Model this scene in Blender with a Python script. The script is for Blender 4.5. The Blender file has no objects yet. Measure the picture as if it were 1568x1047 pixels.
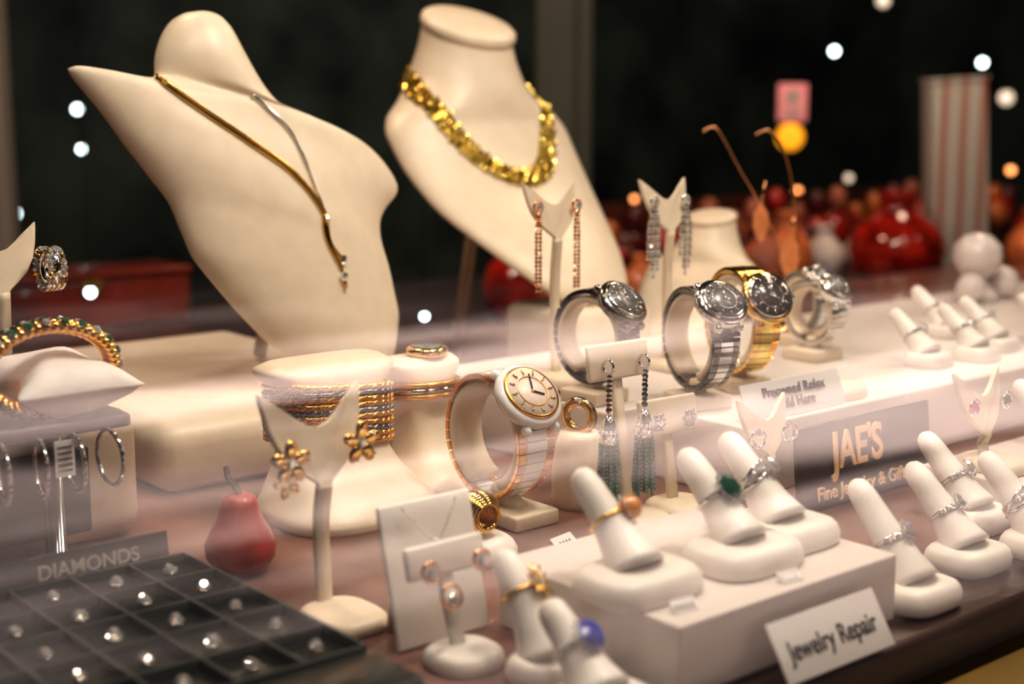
import bpy, bmesh, math, random
from mathutils import Vector, Matrix
from mathutils.bvhtree import BVHTree
random.seed(7)
R40=math.radians(40); CA,SA=math.cos(R40),math.sin(R40)
def W(a,b): return (CA*a-SA*b, SA*a+CA*b)   # display-window axes -> world
pi=math.pi; sin=math.sin; cos=math.cos
V=Vector
# ---------------------------------------------------------------- materials
def pbr(name,col,rough=.5,metal=0.,var=.12,scale=60,bump=0.,bscale=300,emis=None,estr=0.,trans=0.,coat=0.,sss=0.,col2=None,ior=1.45,stretch=None,ramp=(.35,.65)):
    m=bpy.data.materials.new(name); m.use_nodes=True
    nt=m.node_tree; p=nt.nodes['Principled BSDF']
    tc=nt.nodes.new('ShaderNodeTexCoord')
    nz=nt.nodes.new('ShaderNodeTexNoise'); nz.inputs['Scale'].default_value=scale; nz.inputs['Detail'].default_value=4
    if stretch:
        mp=nt.nodes.new('ShaderNodeMapping'); mp.inputs['Rotation'].default_value=(0,0,stretch[0]); mp.inputs['Scale'].default_value=(stretch[1],stretch[2],1)
        nt.links.new(tc.outputs['Object'],mp.inputs['Vector']); nt.links.new(mp.outputs['Vector'],nz.inputs['Vector']); nz.inputs['Distortion'].default_value=1.2
    else: nt.links.new(tc.outputs['Object'],nz.inputs['Vector'])
    rp=nt.nodes.new('ShaderNodeValToRGB')
    c2=col2 if col2 else tuple(c*(1-var) for c in col)
    rp.color_ramp.elements[0].position=ramp[0]; rp.color_ramp.elements[1].position=ramp[1]
    rp.color_ramp.elements[0].color=(*c2,1); rp.color_ramp.elements[1].color=(*col,1)
    nt.links.new(nz.outputs['Fac'],rp.inputs['Fac']); nt.links.new(rp.outputs['Color'],p.inputs['Base Color'])
    p.inputs['Roughness'].default_value=rough; p.inputs['Metallic'].default_value=metal
    p.inputs['Transmission Weight'].default_value=trans; p.inputs['IOR'].default_value=ior
    p.inputs['Coat Weight'].default_value=coat
    if emis: p.inputs['Emission Color'].default_value=(*emis,1); p.inputs['Emission Strength'].default_value=estr
    if bump:
        n2=nt.nodes.new('ShaderNodeTexNoise'); n2.inputs['Scale'].default_value=bscale
        nt.links.new(tc.outputs['Object'],n2.inputs['Vector'])
        bp=nt.nodes.new('ShaderNodeBump'); bp.inputs['Strength'].default_value=bump; bp.inputs['Distance'].default_value=.002
        nt.links.new(n2.outputs['Fac'],bp.inputs['Height']); nt.links.new(bp.outputs['Normal'],p.inputs['Normal'])
    return m
CREAM=pbr('cream_leatherette',(.80,.69,.54),.36,var=.06,bump=.08,bscale=900)
CREAM2=pbr('cream_leatherette_edge',(.48,.38,.28),.5,var=.08)
WHITE=pbr('white_leatherette',(.86,.82,.77),.34,var=.05,bump=.05,bscale=900)
SHELF=pbr('white_laminate',(.72,.66,.62),.35,var=.05,scale=8)
PILLOW=pbr('white_satin',(.86,.81,.78),.5,var=.12,scale=40,bump=.5,bscale=60)
GOLD=pbr('polished_gold',(1.0,.66,.20),.14,1.,var=.15)
GOLDB=pbr('bright_yellow_gold',(1.0,.80,.24),.17,1.,var=.15)
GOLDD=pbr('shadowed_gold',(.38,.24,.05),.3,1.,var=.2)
GOLDC=pbr('deep_cable_gold',(1.0,.54,.13),.27,1.,var=.2)
ROSE=pbr('rose_gold',(.95,.50,.26),.14,1.)
SILV=pbr('polished_silver',(.88,.88,.88),.10,1.)
STEEL=pbr('dark_steel',(.28,.28,.27),.18,1.)
DIAM=pbr('diamond_facets',(.98,.98,1.),.03,.7,var=.3,scale=900)
EMER=pbr('emerald',(.0,.09,.045),.05,0,coat=1.,var=.3)
SAPH=pbr('sapphire',(.0,.02,.45),.10,0,var=.3)
OPAL=pbr('fire_opal',(.95,.40,.12),.1,0,coat=1.,var=.4,scale=400)
PINKG=pbr('pink_sapphire',(.7,.08,.25),.1,0,coat=1.)
JADE=pbr('green_bead_strand',(.10,.22,.17),.2,0,coat=.9,var=.4,scale=500)
BLACK=pbr('black_velvet',(.012,.016,.016),.6,var=.4)
BLKM=pbr('black_cord',(.004,.004,.004),.9)
BLKG=pbr('black_gloss',(.02,.02,.02),.15,0,coat=.5)
BROWN=pbr('dark_walnut',(.045,.016,.011),.3,var=.4,scale=30,coat=.3)
TRAYM=pbr('charcoal_tray',(.007,.013,.013),.35,var=.3,coat=.3)
TRAYW=pbr('tray_divider_grey',(.065,.08,.08),.45)
CERAM=pbr('white_ceramic',(.88,.87,.86),.12,0,coat=.6,var=.03)
DIAL=pbr('watch_dial_cream',(.85,.74,.66),.35,var=.08,scale=300)
DIALD=pbr('watch_dial_dark',(.04,.035,.03),.2,coat=.5)
DIALS=pbr('watch_dial_silver',(.22,.22,.22),.25,.3)
REDM=pbr('red_glazed_gourd',(.42,.035,.022),.35,var=.4,scale=60,coat=.3)
STEM=pbr('dried_stem',(.05,.035,.02),.7)
PAPER=pbr('white_card',(.76,.74,.73),.6,var=.03)
DKSIGN=pbr('brown_sign_panel',(.030,.014,.012),.45,var=.3,scale=30)
INKG=pbr('gold_lettering',(.95,.62,.32),.5)
INKB=pbr('black_lettering',(.008,.008,.012),.6)
INKW=pbr('cream_lettering',(.40,.37,.32),.5)
MUST=pbr('mustard_painted_wood',(.20,.125,.02),.5,var=.3,scale=20)
# ---------------------------------------------------------------- builder
def catmull(pts,n=8,closed=False):
    pts=[V(p) for p in pts]; out=[]; N=len(pts)
    rng=range(N if closed else N-1)
    for i in rng:
        if closed: p0,p1,p2,p3=pts[(i-1)%N],pts[i],pts[(i+1)%N],pts[(i+2)%N]
        else: p0,p1,p2,p3=pts[max(i-1,0)],pts[i],pts[i+1],pts[min(i+2,N-1)]
        for k in range(n):
            t=k/n
            out.append(.5*((2*p1)+(-p0+p2)*t+(2*p0-5*p1+4*p2-p3)*t*t+(-p0+3*p1-3*p2+p3)*t**3))
    if not closed: out.append(pts[-1])
    return out
class B:
    def __init__(s): s.v=[];s.f=[];s.m=[];s.sm=[];s.mats=[];s.M=Matrix.Identity(4)
    def add(s,vs,fs,mat,smooth=True):
        if mat not in s.mats: s.mats.append(mat)
        mi=s.mats.index(mat); o=len(s.v)
        s.v+=[s.M@V(v) for v in vs]
        for f in fs: s.f.append([i+o for i in f]); s.m.append(mi); s.sm.append(smooth)
    def loft(s,rings,mat,caps=True,closed=False,smooth=True):
        n=len(rings[0]); vs=[p for r in rings for p in r]; fs=[]
        K=len(rings)
        for i in range(K if closed else K-1):
            j=(i+1)%K
            for k in range(n): fs.append([i*n+k,i*n+(k+1)%n,j*n+(k+1)%n,j*n+k])
        if caps and not closed: fs.append(list(range(n))[::-1]); fs.append([(K-1)*n+k for k in range(n)])
        s.add(vs,fs,mat,smooth)
    def tube(s,path,r,mat,seg=8,closed=False,smooth=True):
        path=[V(p) for p in path]; N=len(path); rings=[]; up=None
        for i in range(N):
            if closed: t=path[(i+1)%N]-path[(i-1)%N]
            else: t=path[min(i+1,N-1)]-path[max(i-1,0)]
            if t.length<1e-9: t=V((0,0,1))
            t.normalize()
            if up is None:
                up=V((0,0,1)) if abs(t.z)<.9 else V((1,0,0))
            up=(up-t*up.dot(t)); 
            if up.length<1e-6: up=t.orthogonal()
            up.normalize(); sd=t.cross(up)
            rr=r[i] if isinstance(r,(list,tuple)) else r
            rings.append([path[i]+(up*cos(2*pi*k/seg)+sd*sin(2*pi*k/seg))*rr for k in range(seg)])
        s.loft(rings,mat,not closed,closed,smooth)
    def band(s,path,axis,w,th,mat,closed=False,off=0.,smooth=False):
        path=[V(p) for p in path]; N=len(path); ax=V(axis).normalized(); rings=[]
        for i in range(N):
            if closed: t=path[(i+1)%N]-path[(i-1)%N]
            else: t=path[min(i+1,N-1)]-path[max(i-1,0)]
            t.normalize(); n=t.cross(ax).normalized(); c=path[i]+ax*off; h=w/2;q=th/2
            rings.append([c+ax*h*.9+n*q,c+ax*h+n*q*.5,c+ax*h-n*q*.5,c+ax*h*.9-n*q,c-ax*h*.9-n*q,c-ax*h-n*q*.5,c-ax*h+n*q*.5,c-ax*h*.9+n*q])
        s.loft(rings,mat,not closed,closed,smooth)
    def torus(s,c,R,r,mat,axis=(0,0,1),n=36,seg=8,sc=(1,1)):
        ax=V(axis).normalized(); u=ax.orthogonal().normalized(); w=ax.cross(u)
        s.tube([V(c)+u*R*sc[0]*cos(2*pi*i/n)+w*R*sc[1]*sin(2*pi*i/n) for i in range(n)],r,mat,seg,True)
    def sphere(s,c,r,mat,sc=(1,1,1),rot=None,seg=12,smooth=True):
        rings=[];h=max(4,seg//2+1)
        Rm=rot if rot else Matrix.Identity(3)
        for i in range(1,h):
            th=pi*i/h
            rings.append([V(c)+Rm@V((r*sc[0]*sin(th)*cos(2*pi*k/seg),r*sc[1]*sin(th)*sin(2*pi*k/seg),r*sc[2]*cos(th))) for k in range(seg)])
        vs=[p for q in rings for p in q]; fs=[]
        for i in range(len(rings)-1):
            for k in range(seg): fs.append([i*seg+k,i*seg+(k+1)%seg,(i+1)*seg+(k+1)%seg,(i+1)*seg+k])
        a=len(vs); vs+=[V(c)+Rm@V((0,0,r*sc[2])),V(c)-Rm@V((0,0,r*sc[2]))]
        L=(len(rings)-1)*seg
        for k in range(seg): fs.append([a,(k+1)%seg,k]); fs.append([a+1,L+k,L+(k+1)%seg])
        s.add(vs,fs,mat,smooth)
    def lathe(s,prof,mat,c=(0,0,0),rot=None,n=24,sc=(1,1),smooth=True):
        Rm=rot if rot else Matrix.Identity(3)
        s.loft([[V(c)+Rm@V((max(r,1e-5)*sc[0]*cos(2*pi*k/n),max(r,1e-5)*sc[1]*sin(2*pi*k/n),z)) for k in range(n)] for r,z in prof],mat,True,False,smooth)
    def gem(s,c,r,mat,nrm=(0,0,1),n=8):
        q=V(nrm).normalized().to_track_quat('Z','Y').to_matrix()
        s.lathe([(0,-r*.8),(r,0),(r*.95,r*.12),(r*.55,r*.4)],mat,c,q,n,(1,1),False)
    def box(s,c,size,mat,r=0.,rot=None,seg=3):
        bm=bmesh.new(); bmesh.ops.create_cube(bm,size=1)
        bmesh.ops.scale(bm,vec=size,verts=bm.verts)
        if r>0: bmesh.ops.bevel(bm,geom=list(bm.edges),offset=r,segments=seg,affect='EDGES',profile=.5)
        bm.verts.ensure_lookup_table()
        Rm=rot if rot else Matrix.Identity(3)
        s.add([V(c)+Rm@v.co for v in bm.verts],[[v.index for v in f.verts] for f in bm.faces],mat,r>0)
        bm.free()
    def slab(s,c,sx,sy,h,mat,e=4.,round_=.25,n=40,taper=.9):
        """soft superellipse puck, bottom at c.z"""
        rings=[]
        for q in [(.93,0),(1,.12),(1,.45),(.5+taper*.5,.75),(taper*.97,.92),(taper*.86,1.0)]:
            rg=[]
            for k in range(n):
                t=2*pi*k/n; cx=cos(t);sy_=sin(t)
                x=abs(cx)**(2/e)*(1 if cx>0 else -1); y=abs(sy_)**(2/e)*(1 if sy_>0 else -1)
                rg.append(V(c)+V((x*sx*q[0],y*sy*q[0],h*q[1])))
            rings.append(rg)
        s.loft(rings,mat)
    def prism(s,outl,th,mat,M=None,bulge=0.):
        """outline in local xz, thickness along y"""
        M=M or Matrix.Identity(4); n=len(outl)
        def pt(p,y,k=1.): return M@V((p[0]*k,y+bulge*(abs(p[0]))**2,p[1]))
        cx=sum(p[0] for p in outl)/n; cz=sum(p[1] for p in outl)/n
        def ins(p,q): return (cx+(p[0]-cx)*q,cz+(p[1]-cz)*q)
        rings=[[pt(ins(p,.96),-th/2) for p in outl],[pt(p,-th/4) for p in outl],[pt(p,th/4) for p in outl],[pt(ins(p,.96),th/2) for p in outl]]
        s.loft(rings,mat,smooth=False)
    def done(s,name,a=0,b=0,z=0,rot=R40,world=None,scale=1.,parent=None,tilt=0.):
        me=bpy.data.meshes.new(name); me.from_pydata([tuple(v) for v in s.v],[],s.f)
        for m in s.mats: me.materials.append(m)
        for i,p in enumerate(me.polygons): p.material_index=s.m[i]; p.use_smooth=s.sm[i]
        bm=bmesh.new(); bm.from_mesh(me); bmesh.ops.recalc_face_normals(bm,faces=bm.faces); bm.to_mesh(me); bm.free()
        o=bpy.data.objects.new(name,me); bpy.context.scene.collection.objects.link(o)
        x,y=W(a,b) if world is None else world
        o.location=(x,y,z); o.rotation_euler=(tilt,0,rot); o.scale=scale if isinstance(scale,tuple) else (scale,)*3
        if parent: o.parent=parent
        return o
def text(body,parent,loc,rot,size,mat,name='lettering',ext=.0002,sx=1.,off=.012):
    c=bpy.data.curves.new(name,'FONT'); c.body=body; c.size=size; c.align_x='CENTER'; c.align_y='CENTER'; c.extrude=ext
    c.offset=size*off; c.space_line=.9
    c.materials.append(mat); o=bpy.data.objects.new(name,c); bpy.context.scene.collection.objects.link(o)
    o.parent=parent; o.location=loc; o.rotation_euler=rot; o.scale=(sx,1,1); return o
def inv(x,y): return (CA*x+SA*y,-SA*x+CA*y)
# ---------------------------------------------------------------- room
FL=-.9; CE=1.7
def plainbox(name,a0,a1,b0,b1,z0,z1,mat,r=0.):
    k=B(); k.box((0,0,(z1-z0)/2),(a1-a0,b1-b0,z1-z0),mat,r); return k.done(name,(a0+a1)/2,(b0+b1)/2,z0)
WALL=pbr('dark_green_plaster',(.10,.115,.095),.8,col2=(.008,.012,.011),scale=2.6)
FLOORM=pbr('dark_floor',(.03,.02,.018),.5,scale=4)
plainbox('wall_back',-3,6,4.2,4.3,FL,CE,WALL)
plainbox('wall_left',-3.1,-3,.36,4.3,FL,CE,WALL)
plainbox('wall_right',6,6.1,.36,4.3,FL,CE,WALL)
plainbox('floor',-3,6,.36,4.2,FL-.05,FL,FLOORM)
plainbox('ceiling',-3,6,.36,4.2,CE,CE+.05,WALL)
plainbox('wall_front',-3,6,.33,.36,FL,-.045,MUST)
plainbox('trim_1',-3,3,.30,.378,-.045,-.025,MUST,.003)
# pavement outside, seen only in the glass; streaks coloured in to shape the haze
PAV=pbr('haze_streak_pavement',(.90,.75,.71),.7,col2=(.030,.020,.020),scale=1.,stretch=(-math.radians(36),.30,1.4),ramp=(.43,.60))
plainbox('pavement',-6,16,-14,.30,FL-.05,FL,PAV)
# shop window glass
m=bpy.data.materials.new('shop_window_glass'); m.use_nodes=True; nt=m.node_tree; nt.nodes.clear()
out=nt.nodes.new('ShaderNodeOutputMaterial'); mx=nt.nodes.new('ShaderNodeMixShader'); tr=nt.nodes.new('ShaderNodeBsdfTransparent')
gl=nt.nodes.new('ShaderNodeBsdfGlossy'); gl.inputs['Roughness'].default_value=.0
fr=nt.nodes.new('ShaderNodeFresnel'); fr.inputs['IOR'].default_value=1.5
mu=nt.nodes.new('ShaderNodeMath'); mu.operation='MULTIPLY'; mu.inputs[1].default_value=1.9
nt.links.new(fr.outputs[0],mu.inputs[0]); nt.links.new(mu.outputs[0],mx.inputs[0]); nt.links.new(tr.outputs[0],mx.inputs[1]); nt.links.new(gl.outputs[0],mx.inputs[2]); nt.links.new(mx.outputs[0],out.inputs[0])
k=B(); k.add([(-1.4,0,0),(2.4,0,0),(2.4,0,1.72),(-1.4,0,1.72)],[[0,1,2,3]],m,False); k.done('window_1',0,.345,-.025)
# posts in the shop
POST=pbr('painted_post',(.12,.13,.11),.6,scale=5); POST2=pbr('painted_post_light',(.28,.26,.23),.6,scale=5)
k=B(); k.box((0,0,1.3),(.12,.06,2.6),POST,.006); k.box((.04,-.034,1.3),(.022,.012,2.6),POST,.003); k.done('window_post',world=(.108,3.05),z=FL,rot=0)
k=B(); k.box((0,0,1.3),(.06,.05,2.6),POST2,.006); k.done('window_post',world=(-.765,2.1),z=FL,rot=0)
# counters
TABLE=pbr('mauve_brown_tabletop',(.24,.12,.095),.35,col2=(.11,.048,.034),scale=14,coat=.3)
k=B(); k.box((.65,.457,-.0125),(2.9,.914,.025),BROWN,.004); k.box((.65,.485,.0008),(2.86,.85,.0016),TABLE); k.done('display_table',0,.386,-.0016)
plainbox('display_cabinet',-.78,2.08,.40,1.29,FL,-.0266,DKSIGN)
REDC=pbr('red_lacquer_counter',(.26,.030,.014),.35,col2=(.07,.012,.008),scale=6,coat=.3)
k=B(); k.box((0,0,.41),(3.4,.6,.82),REDC,.004); k.box((0,0,.835),(3.46,.66,.03),BROWN,.006)
for i in range(9): k.box((-1.5+i*.375,-.303,.45),(.33,.012,.6),REDC,.004)
k.done('back_counter',2.05,1.70,FL)
# heap of red / amber glass ornaments on a low tray at the back of the counter
k=B(); CB=[pbr('ruby_trinket',(.55,.03,.02),.2,coat=.8,var=.5,scale=20),pbr('amber_trinket',(.75,.22,.05),.25,coat=.5,var=.5,scale=20),pbr('coral_trinket',(.60,.20,.13),.35,var=.5,scale=20),pbr('dark_red_trinket',(.10,.015,.012),.3,coat=.5)]
SHB=pbr('red_brown_wood',(.10,.025,.015),.4,col2=(.03,.010,.008),scale=8,coat=.3)
k.box((0,0,.006),(1.5,.16,.012),SHB,.002); k.box((0,.085,.06),(1.5,.010,.12),SHB,.002)
for i in range(64):
    r=random.uniform(.018,.042); x=-.72+i*1.44/63; lift=.012+r*.96
    k.sphere((x,random.uniform(-.035,.035),lift),r,CB[random.choice((0,0,1,2,3,3,3))],(1,.9,1),seg=12)
    if i%3==0: k.sphere((x,.02,lift+r+.018),.022,CB[random.choice((0,1,2,3))],(1,.9,1.3),seg=12)
k.done('glass_ornaments',2.50,1.90,-.05)
# ---------------------------------------------------------------- risers
def riser(name,a0,a1,b0,b1,z1,mat,r=.01,z0=0.):
    k=B(); k.box((0,0,(z1-z0)/2),(a1-a0,b1-b0,z1-z0),mat,r,seg=5); return k.done(name,(a0+a1)/2,(b0+b1)/2,z0)
riser('ring_display_box',.436,.596,.406,.530,.035,SHELF,.0012)
riser('padded_display_riser',.41,.655,.85,1.2,.05,CREAM,.018)
riser('white_display_riser',.705,.885,.602,.69,.05,SHELF,.002)
riser('white_display_riser',.887,1.6,.602,.69,.05,SHELF,.002)
riser('white_display_riser',.667,1.6,.692,.905,.05,SHELF,.002)
riser('padded_display_riser',.835,.935,.908,1.01,.08,CREAM,.012)
riser('padded_display_riser',.94,1.12,.908,1.08,.028,CREAM,.008)
riser('white_display_riser',.80,1.3,.445,.53,.024,SHELF,.002)
# cream case with dark inset on left
k=B(); k.box((0,0,.040),(.30,.03,.080),CREAM2,.016,seg=6); k.box((-.01,-.0135,.036),(.25,.006,.052),BLACK,.002); k.done('padded_jewelry_case',.218,.80,0)
# ---------------------------------------------------------------- busts
def smooth_rings(rings,it=4):
    n=len(rings[0])
    for _ in range(it):
        new=[list(r) for r in rings]
        for i in range(1,len(rings)-1):
            for k in range(n):
                av=(rings[i-1][k]+rings[i+1][k]+rings[i][(k-1)%n]+rings[i][(k+1)%n])/4
                new[i][k]=rings[i][k].lerp(av,.6)
        rings=new
    return rings
def bust_torso():
    rows=[(-116,128,-92,128,.010),(-136,124,-76,121,.019),(-149,114,-62,109,.024),(-155,98,-44,91,.028),(-157,78,-18,70,.030),(-155,58,8,50,.031),
      (-151,43,34,36,.030),(-146,31,62,28,.028),(-142,23,98,26,.027),(-145,17,138,31,.026),(-160,11,176,35,.025),(-181,5,205,29,.025),(-215,0,232,16,.025),(-250,-2,252,3,.025),
      (-258,-8,265,-8,.025),(-238,-20,265,-22,.026),(-207,-37,254,-42,.028),(-175,-57,250,-64,.029),(-148,-76,256,-84,.030),(-118,-94,268,-102,.030),
      (-60,-130,290,-130,.029),(0,-193,330,-190,.026),(83,-242,342,-240,.022),(142,-272,336,-270,.017),(190,-290,312,-290,.011),(220,-297,285,-297,.006)]
    lam=.35; f=V((0,-.944,.33)); rings=[]
    def cv(r,u):
        dx=(-163+.937*r+.35*u)*.0005; dz=(381-.35*r+.937*u)*.0005
        return V(((dx+.225*dz)/.766,lam*dz,dz))
    full=[]
    for i in range(len(rows)-1):
        a,b_=rows[i],rows[i+1]
        st=max(1,int(max(abs(a[1]-b_[1]),abs(a[3]-b_[3]),abs(a[0]-b_[0])*.5,abs(a[2]-b_[2])*.5)/7))
        for s_ in range(st): full.append([a[j]+(b_[j]-a[j])*s_/st for j in range(5)])
    full.append(rows[-1]); n=72
    for rl,ul,rr,ur,th in full:
        L=cv(rl,ul);R=cv(rr,ur); c=(L+R)/2; h=(R-L)/2; rg=[]
        for k in range(n):
            t=2*pi*k/n; s_=sin(t); bul=1.
            if s_>0: bul=1+.05*cos(2*t)*(-1 if ur<30 and ur>-120 else 0)
            rg.append(c+h*cos(t)+f*(th*s_*bul if s_>0 else th*.55*s_))
        rings.append(rg)
    rings=smooth_rings(rings,3)
    mz=min(p.z for r in rings for p in r)
    for r in rings:
        for p in r: p.z-=mz
    k=B(); k.loft(rings,CREAM)
    bvh=BVHTree.FromPolygons([tuple(v) for v in k.v],k.f)
    k.tube([(.0,.075,.13),(.0,.13,.004)],.006,CREAM2,8)
    return k,bvh
def bust_neck(foot=.004):
    S=[(0,0,.030,.010,45),(.012,.012,.048,.014,45),(.037,.045,.070,.018,45),(.079,.107,.098,.024,42),(.115,.145,.108,.030,32),(.150,.172,.110,.038,16),
       (.166,.182,.098,.047,6),(.180,.187,.076,.052,0),(.200,.189,.060,.052,-8),(.225,.188,.050,.046,-16),(.246,.187,.0455,.043,-24)]
    rings=[];n=56
    full=[]
    for i in range(len(S)-1):
        for q in range(5): full.append([S[i][j]+(S[i+1][j]-S[i][j])*q/5 for j in range(5)])
    full.append(S[-1])
    for z,y,rx,ry,al in full:
        al=math.radians(al); f=V((0,-cos(al),sin(al))); rg=[]
        for k in range(n):
            t=2*pi*k/n; s_=sin(t)
            rg.append(V((0,y,z))+V((rx*cos(t),0,0))+f*(ry*s_*(1. if s_>0 else (.5 if z<.14 else min(1,.5+(z-.14)*12)))))
        rings.append(rg)
    rings=smooth_rings(rings,4)
    k=B(); k.loft(rings,CREAM)
    bvh=BVHTree.FromPolygons([tuple(v) for v in k.v],k.f)
    al=math.radians(-24); rot=Matrix.Rotation(-al,3,'X')
    k.lathe([(.044,-.004),(.0475,-.001),(.0485,.003),(.0475,.007),(.044,.0095),(.02,.0105),(0,.0106)],CREAM,(0,.187,.246),rot,48,(1,.95))
    k.tube([(0,.17,.10),(0,.21,foot)],.006,CREAM2,8)
    return k,bvh
AB1=(.588,.895); SC1=(.90,1.02,1.02)
k,bv1=bust_torso(); k.done('necklace_bust',*AB1,.05,scale=SC1)
AB2=(.885,.932)
k,bv2=bust_neck(-.078); k.done('necklace_bust',*AB2,.08,scale=1.02)
k,_=bust_neck(.044); k.done('necklace_bust',.975,.950,.0285,rot=math.radians(-32),scale=.56,tilt=-.2)
# necklace 1 (gold and silver lariat)
def drape(bvh,pts,off):
    out=[]
    for x,z in pts:
        h,nr,_,_=bvh.ray_cast(V((x,-1,z)),V((0,1,0)))
        if h is not None:
            if nr.y>0: nr=-nr
            out.append(h+nr*off)
    return out
def cat2(pts,n=8): return [(p.x,p.z) for p in catmull([(x,0,z) for x,z in pts],n)]
g=drape(bv1,cat2([(-.147,.238),(-.139,.228),(-.105,.2025),(-.067,.1775),(-.034,.155),(-.0129,.1275),(-.0097,.105),(-.0003,.0925)]),.0012)
s1=drape(bv1,cat2([(-.054,.212),(-.043,.203),(-.026,.187),(-.0185,.165),(-.0135,.14),(-.011,.1225)]),.0012)
g2=drape(bv1,cat2([(-.0129,.1275),(-.013,.108),(-.004,.088),(-.0025,.080)]),.0012)
k=B(); k.tube(g,.0015,GOLD,8); k.tube([p+V((0,-.0012,.0024)) for p in g[:len(g)-12]],.0011,GOLD,6)
k.tube(s1,.0016,SILV,8); k.tube(g2,.0013,GOLD,8)
k.sphere(g[-1],.0038,SILV,seg=8,smooth=False); k.sphere(g2[-1],.0040,SILV,seg=8,smooth=False)
c=s1[-1]; k.sphere(c,.0035,GOLD,(1,1,1.3)); k.gem(c+V((0,-.003,0)),.002,DIAM,(0,-1,0))
k.tube([g2[-1],g2[-1]+V((0,-.003,-.008))],.0018,ROSE,6)
k.done('lariat_necklace',*AB1,.05,scale=SC1)
# necklace 2 (wide woven gold collar)
k=B(); N=66; pp=[]
for i in range(N):
    th=-pi*.66+i*(pi*1.32)/(N-1)
    z=.2-.086*cos(th) if cos(th)>0 else .2-.02*cos(th)
    p=V((.070*sin(th),.19-.098*cos(th),z)); h,nr,_,_=bv2.find_nearest(p)
    c0=V((0,.19,.17))
    if (h-c0).dot(nr)<0: nr=-nr
    pp.append((h,nr))
rows_=[[] for _ in range(7)]
for i in range(N):
    h,nr=pp[i]; t=(pp[min(i+1,N-1)][0]-pp[max(i-1,0)][0]).normalized(); sd=nr.cross(t).normalized()
    for j in range(7): rows_[j].append(h+sd*((j-3)*.0031)+nr*.0006)
    rot=Matrix((t,sd,nr)).transposed()@Matrix.Rotation(.5,3,'Z')
    for j in range(4):
        o=(j-1.5)*.0050+(.00125 if i%2 else -.00125)
        q=h+sd*o
        rt=rot@Matrix.Rotation(random.uniform(-.4,.4),3,'X')@Matrix.Rotation(random.uniform(-.3,.3),3,'Y')
        k.lathe([(.0012,-.0008),(.00285,.0),(.0026,.0010),(.0013,.0022),(0,.0023)],GOLDB,q+nr*.0020,rt,6,(1,1),False)
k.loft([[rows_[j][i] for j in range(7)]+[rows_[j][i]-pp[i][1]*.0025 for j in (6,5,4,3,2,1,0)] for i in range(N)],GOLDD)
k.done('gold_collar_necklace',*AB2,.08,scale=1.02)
# ---------------------------------------------------------------- generic displays
def fishtail(name,a,b,z,H,Wd,rot=R40,headlean=.2,by=-.008):
    k=B(); hw=Wd/2; hh=Wd*.95
    half=[(.09,-1),(.16,-.88),(.36,-.74),(.62,-.54),(.82,-.26),(.93,.05),(.99,.36),(1.0,.50),(.90,.43),(.70,.30),(.46,.12),(.22,-.03),(.0,-.08)]
    R_=[(x*hw,zz*hh*.62) for x,zz in half]; L_=[(-x,zz) for x,zz in R_[::-1]][1:]
    M=Matrix.Translation((0,.004,H-hh*.26))@Matrix.Rotation(-headlean,4,'X')
    k.prism(R_+L_,.0035,CREAM,M,bulge=4.)
    top=M@V((0,0,-hh*.56))
    path=catmull([(0,0,.006),(0,.001,H*.25),(0,.0015,(top.z)*.7),top],6)
    k.band(path,(1,0,0),max(.0065,Wd*.14),.0045,CREAM,smooth=True)
    k.slab((0,by,0),.019,.024,.008,CREAM,3.)
    k.done(name,a,b,z,rot); return M
def fl_mat(M,x,z,y=-.004): return M@V((x,y,z))
def tstand(name,a,b,z,H,Wd,bh,rot=R40,lean=.12,mat=CREAM,basec=(0,-.004),br=.021):
    k=B(); rotm=Matrix.Rotation(-lean,3,'X')
    k.box((0,lean*H,H-bh/2),(Wd,.004,bh),mat,.0018,rotm)
    k.band([(0,.002,.006),(0,lean*H*.5+.003,H*.5),(0,lean*H+.003,H-bh*.5)],(1,0,0),.0075,.004,mat,smooth=True)
    k.slab((*basec,0),br,br,.009,mat,2.6)
    k.done(name,a,b,z,rot)
def ringstand(a,b,z,hh=.050,lean=.040,sc=1.,rot=R40,bx=.030,by=.023,mat=WHITE,name='ring_display_stand'):
    k=B(); k.slab((0,-.002,0),bx,by,.013,mat,3.4,taper=.90)
    p0=V((0,.0,.010)); p1=V((0,lean,hh)); path=[];rr=[]
    d=(p1-p0)
    for t,r in [(0,.0155),(.08,.0138),(.22,.0112),(.45,.0090),(.65,.0079),(.82,.0074),(.92,.0066),(.97,.0050),(1.0,.0020)]:
        path.append(p0+d*t+V((0,-.002*sin(t*pi),0))); rr.append(r)
    k.tube(path,rr,mat,20); k.done(name,a,b,z,rot,scale=sc); return p0,d
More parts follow.
